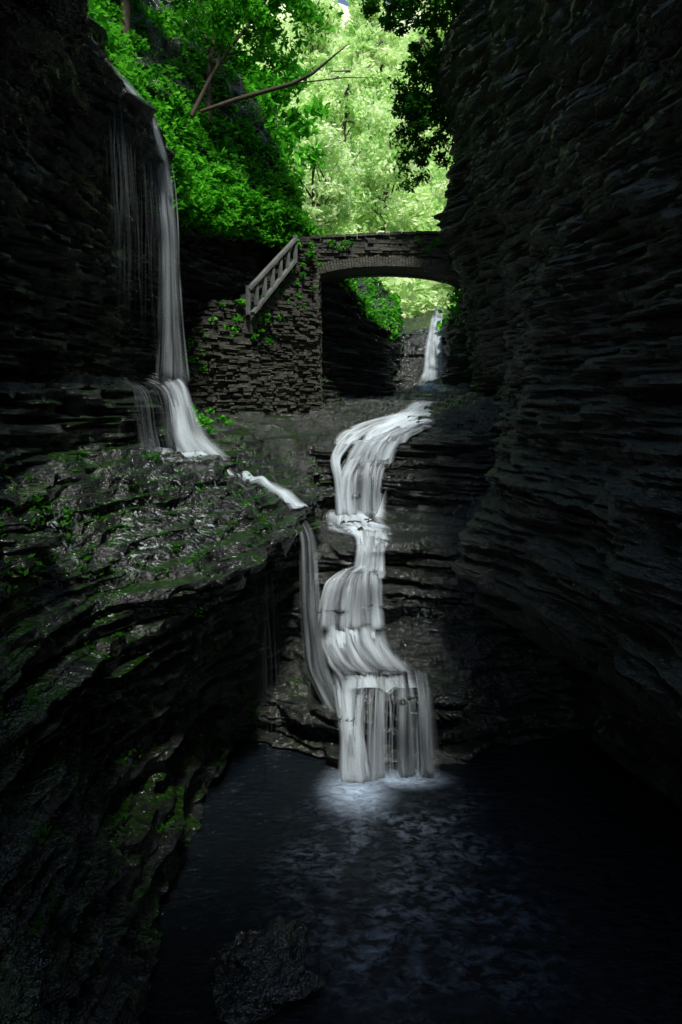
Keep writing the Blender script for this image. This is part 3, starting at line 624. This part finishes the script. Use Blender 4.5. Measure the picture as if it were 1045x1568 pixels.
def tree(name,base,top,r,crown,lmat,ls,per=110,limbs=9,bend=.3,cr=(.5,.9)):
    e=empty(name);base=Vector(base);top=Vector(top);n=9
    pts=[base.lerp(top,i/(n-1))+Vector((math.sin(i*.9+base.x)*bend*.3,0,0)) for i in range(n)]
    V,F=tube(pts,[r*(1-.75*i/(n-1)) for i in range(n)])
    C=[];Rd=[];cx,cy,cz,rx,ry,rz=crown
    for k in range(limbs):
        i=random.randint(3,n-1);p=pts[i]
        d=Vector((random.gauss(0,1),random.gauss(0,1),random.gauss(0,.8))).normalized()
        q=Vector((cx+d.x*rx*.85,cy+d.y*ry*.85,cz+d.z*rz*.85));m=p.lerp(q,.5)+Vector((0,0,.15*(q-p).length))
        v2,f2=tube([p,m,q],[r*.35,r*.2,r*.06],6);b=len(V);V+=v2;F+=[tuple(a+b for a in f) for f in f2]
        for t in(.55,.8,1):
            s=p.lerp(q,t);C.append((s.x+random.gauss(0,.1)*rx,s.y,s.z+random.gauss(0,.1)*rz));Rd.append(random.uniform(*cr))
    for k in range(limbs*2):
        d=Vector((random.gauss(0,1),random.gauss(0,1),random.gauss(0,1))).normalized()*random.random()**.4
        C.append((cx+d.x*rx,cy+d.y*ry,cz+d.z*rz));Rd.append(random.uniform(*cr)*.8)
    mk('trunk',V,F,M_bark,True,e)
    leaves('crown',C,Rd,per,ls,lmat,e,.9,.6)
    return e
tree('shade_canopy_tree',(-5.8,17,8.2),(-5.3,17,14.5),.16,(-5,17,12.2,2.2,1.5,2.2),M_leafN,.09,limbs=10)
tree('shade_canopy_tree',(-4.2,18,7.6),(-1.9,18.5,11.6),.07,(-2.3,18.5,11.2,1.7,1.2,1.2),M_leafN,.08,limbs=9,cr=(.3,.6))
tree('shade_canopy_tree',(-4.0,19.5,8.0),(-3.6,20,13.5),.09,(-2.6,20,11.6,2.2,1.5,1.9),M_leafN,.09,limbs=11)
tree('shade_canopy_tree',(4.0,20.8,7.2),(2.7,21.2,11.5),.10,(2.7,21,8.9,1.0,1.0,2.7),M_leafD,.075,limbs=18,cr=(.25,.5),per=90)
tree('shade_canopy_tree',(4.6,18.5,12.0),(2.2,19.5,13.2),.12,(2.3,19.5,11.9,2.0,1.2,1.1),M_leafD,.08,limbs=15,cr=(.3,.6))
V,F=tube([(-3.5,16.3,7.0),(-2.6,16.2,7.25),(-1.2,16.1,7.6),(-.7,16.1,7.85),(.15,16,8.5)],[.045,.06,.05,.04,.012])
v2,f2=tube([(-1.2,16.1,7.6),(0.1,16.1,7.75),(.9,16.2,7.8)],[.02,.014,.005]);b=len(V);V+=v2;F+=[tuple(a+b for a in f) for f in f2]
mk('fallen_log',V,F,M_bark,True)
for i,(x,y,h) in enumerate([(-7,38,12),(-2,44,13),(3,50,14),(9,46,13),(14,52,15),(-10,50,16),(0,60,14),(7,62,13),(18,44,13),(-14,44,16),(4,72,15),(-4,34,9),(11,78,16),(-3,78,16),(4,84,17)]):
    z=float(hz(np.array(float(x)),np.array(float(y)))) if y>=42 else 8.
    tree('shade_canopy_tree',(x,y,z-1),(x+random.uniform(-1,1),y,z+h*.8),.22,(x,y,z+h*.6,3.2,2.6,h*.4),M_leafF if y>40 else M_leafN,.22 if y<65 else .34,limbs=13,per=90,cr=(.7,1.5))
for (bx,by) in((6.5,-9.4),(-9.5,-12.5),(7,-18)):  # unseen trees added behind the camera to shade the near pool
    tree('shade_canopy_tree',(bx,by,14),(bx*.3,by,19),.45,(0,by-.5,18,7.5,3.8,1.6),M_leafD,.32,limbs=24,per=60,cr=(1.2,1.9))

# ---------- light ----------
el,az=math.radians(58),math.radians(172)
w=bpy.data.worlds.new('World');scene.world=w;w.use_nodes=True;nt=w.node_tree
bg=nt.nodes['Background'];sk=nt.nodes.new('ShaderNodeTexSky');sk.sky_type='NISHITA';sk.sun_disc=False
sk.sun_elevation=el;sk.sun_rotation=az;nt.links.new(sk.outputs[0],bg.inputs[0]);bg.inputs[1].default_value=.15
sd=bpy.data.lights.new('sun','SUN');sd.energy=5;sd.angle=math.radians(6);sd.color=(1,.96,.88)
so=bpy.data.objects.new('sun',sd);scene.collection.objects.link(so)
d=Vector((math.sin(az)*math.cos(el),math.cos(az)*math.cos(el),math.sin(el)));so.rotation_euler=d.to_track_quat('Z','Y').to_euler()
# ---------- camera ----------
cd=bpy.data.cameras.new('camera');cam=bpy.data.objects.new('camera',cd);scene.collection.objects.link(cam)
cd.sensor_fit='VERTICAL';cd.sensor_height=36;cd.sensor_width=24;cd.lens=22.96;cd.shift_y=-.1173
cam.location=(0,0,0);cam.rotation_euler=(math.radians(90),0,0);cd.clip_end=500
scene.camera=cam
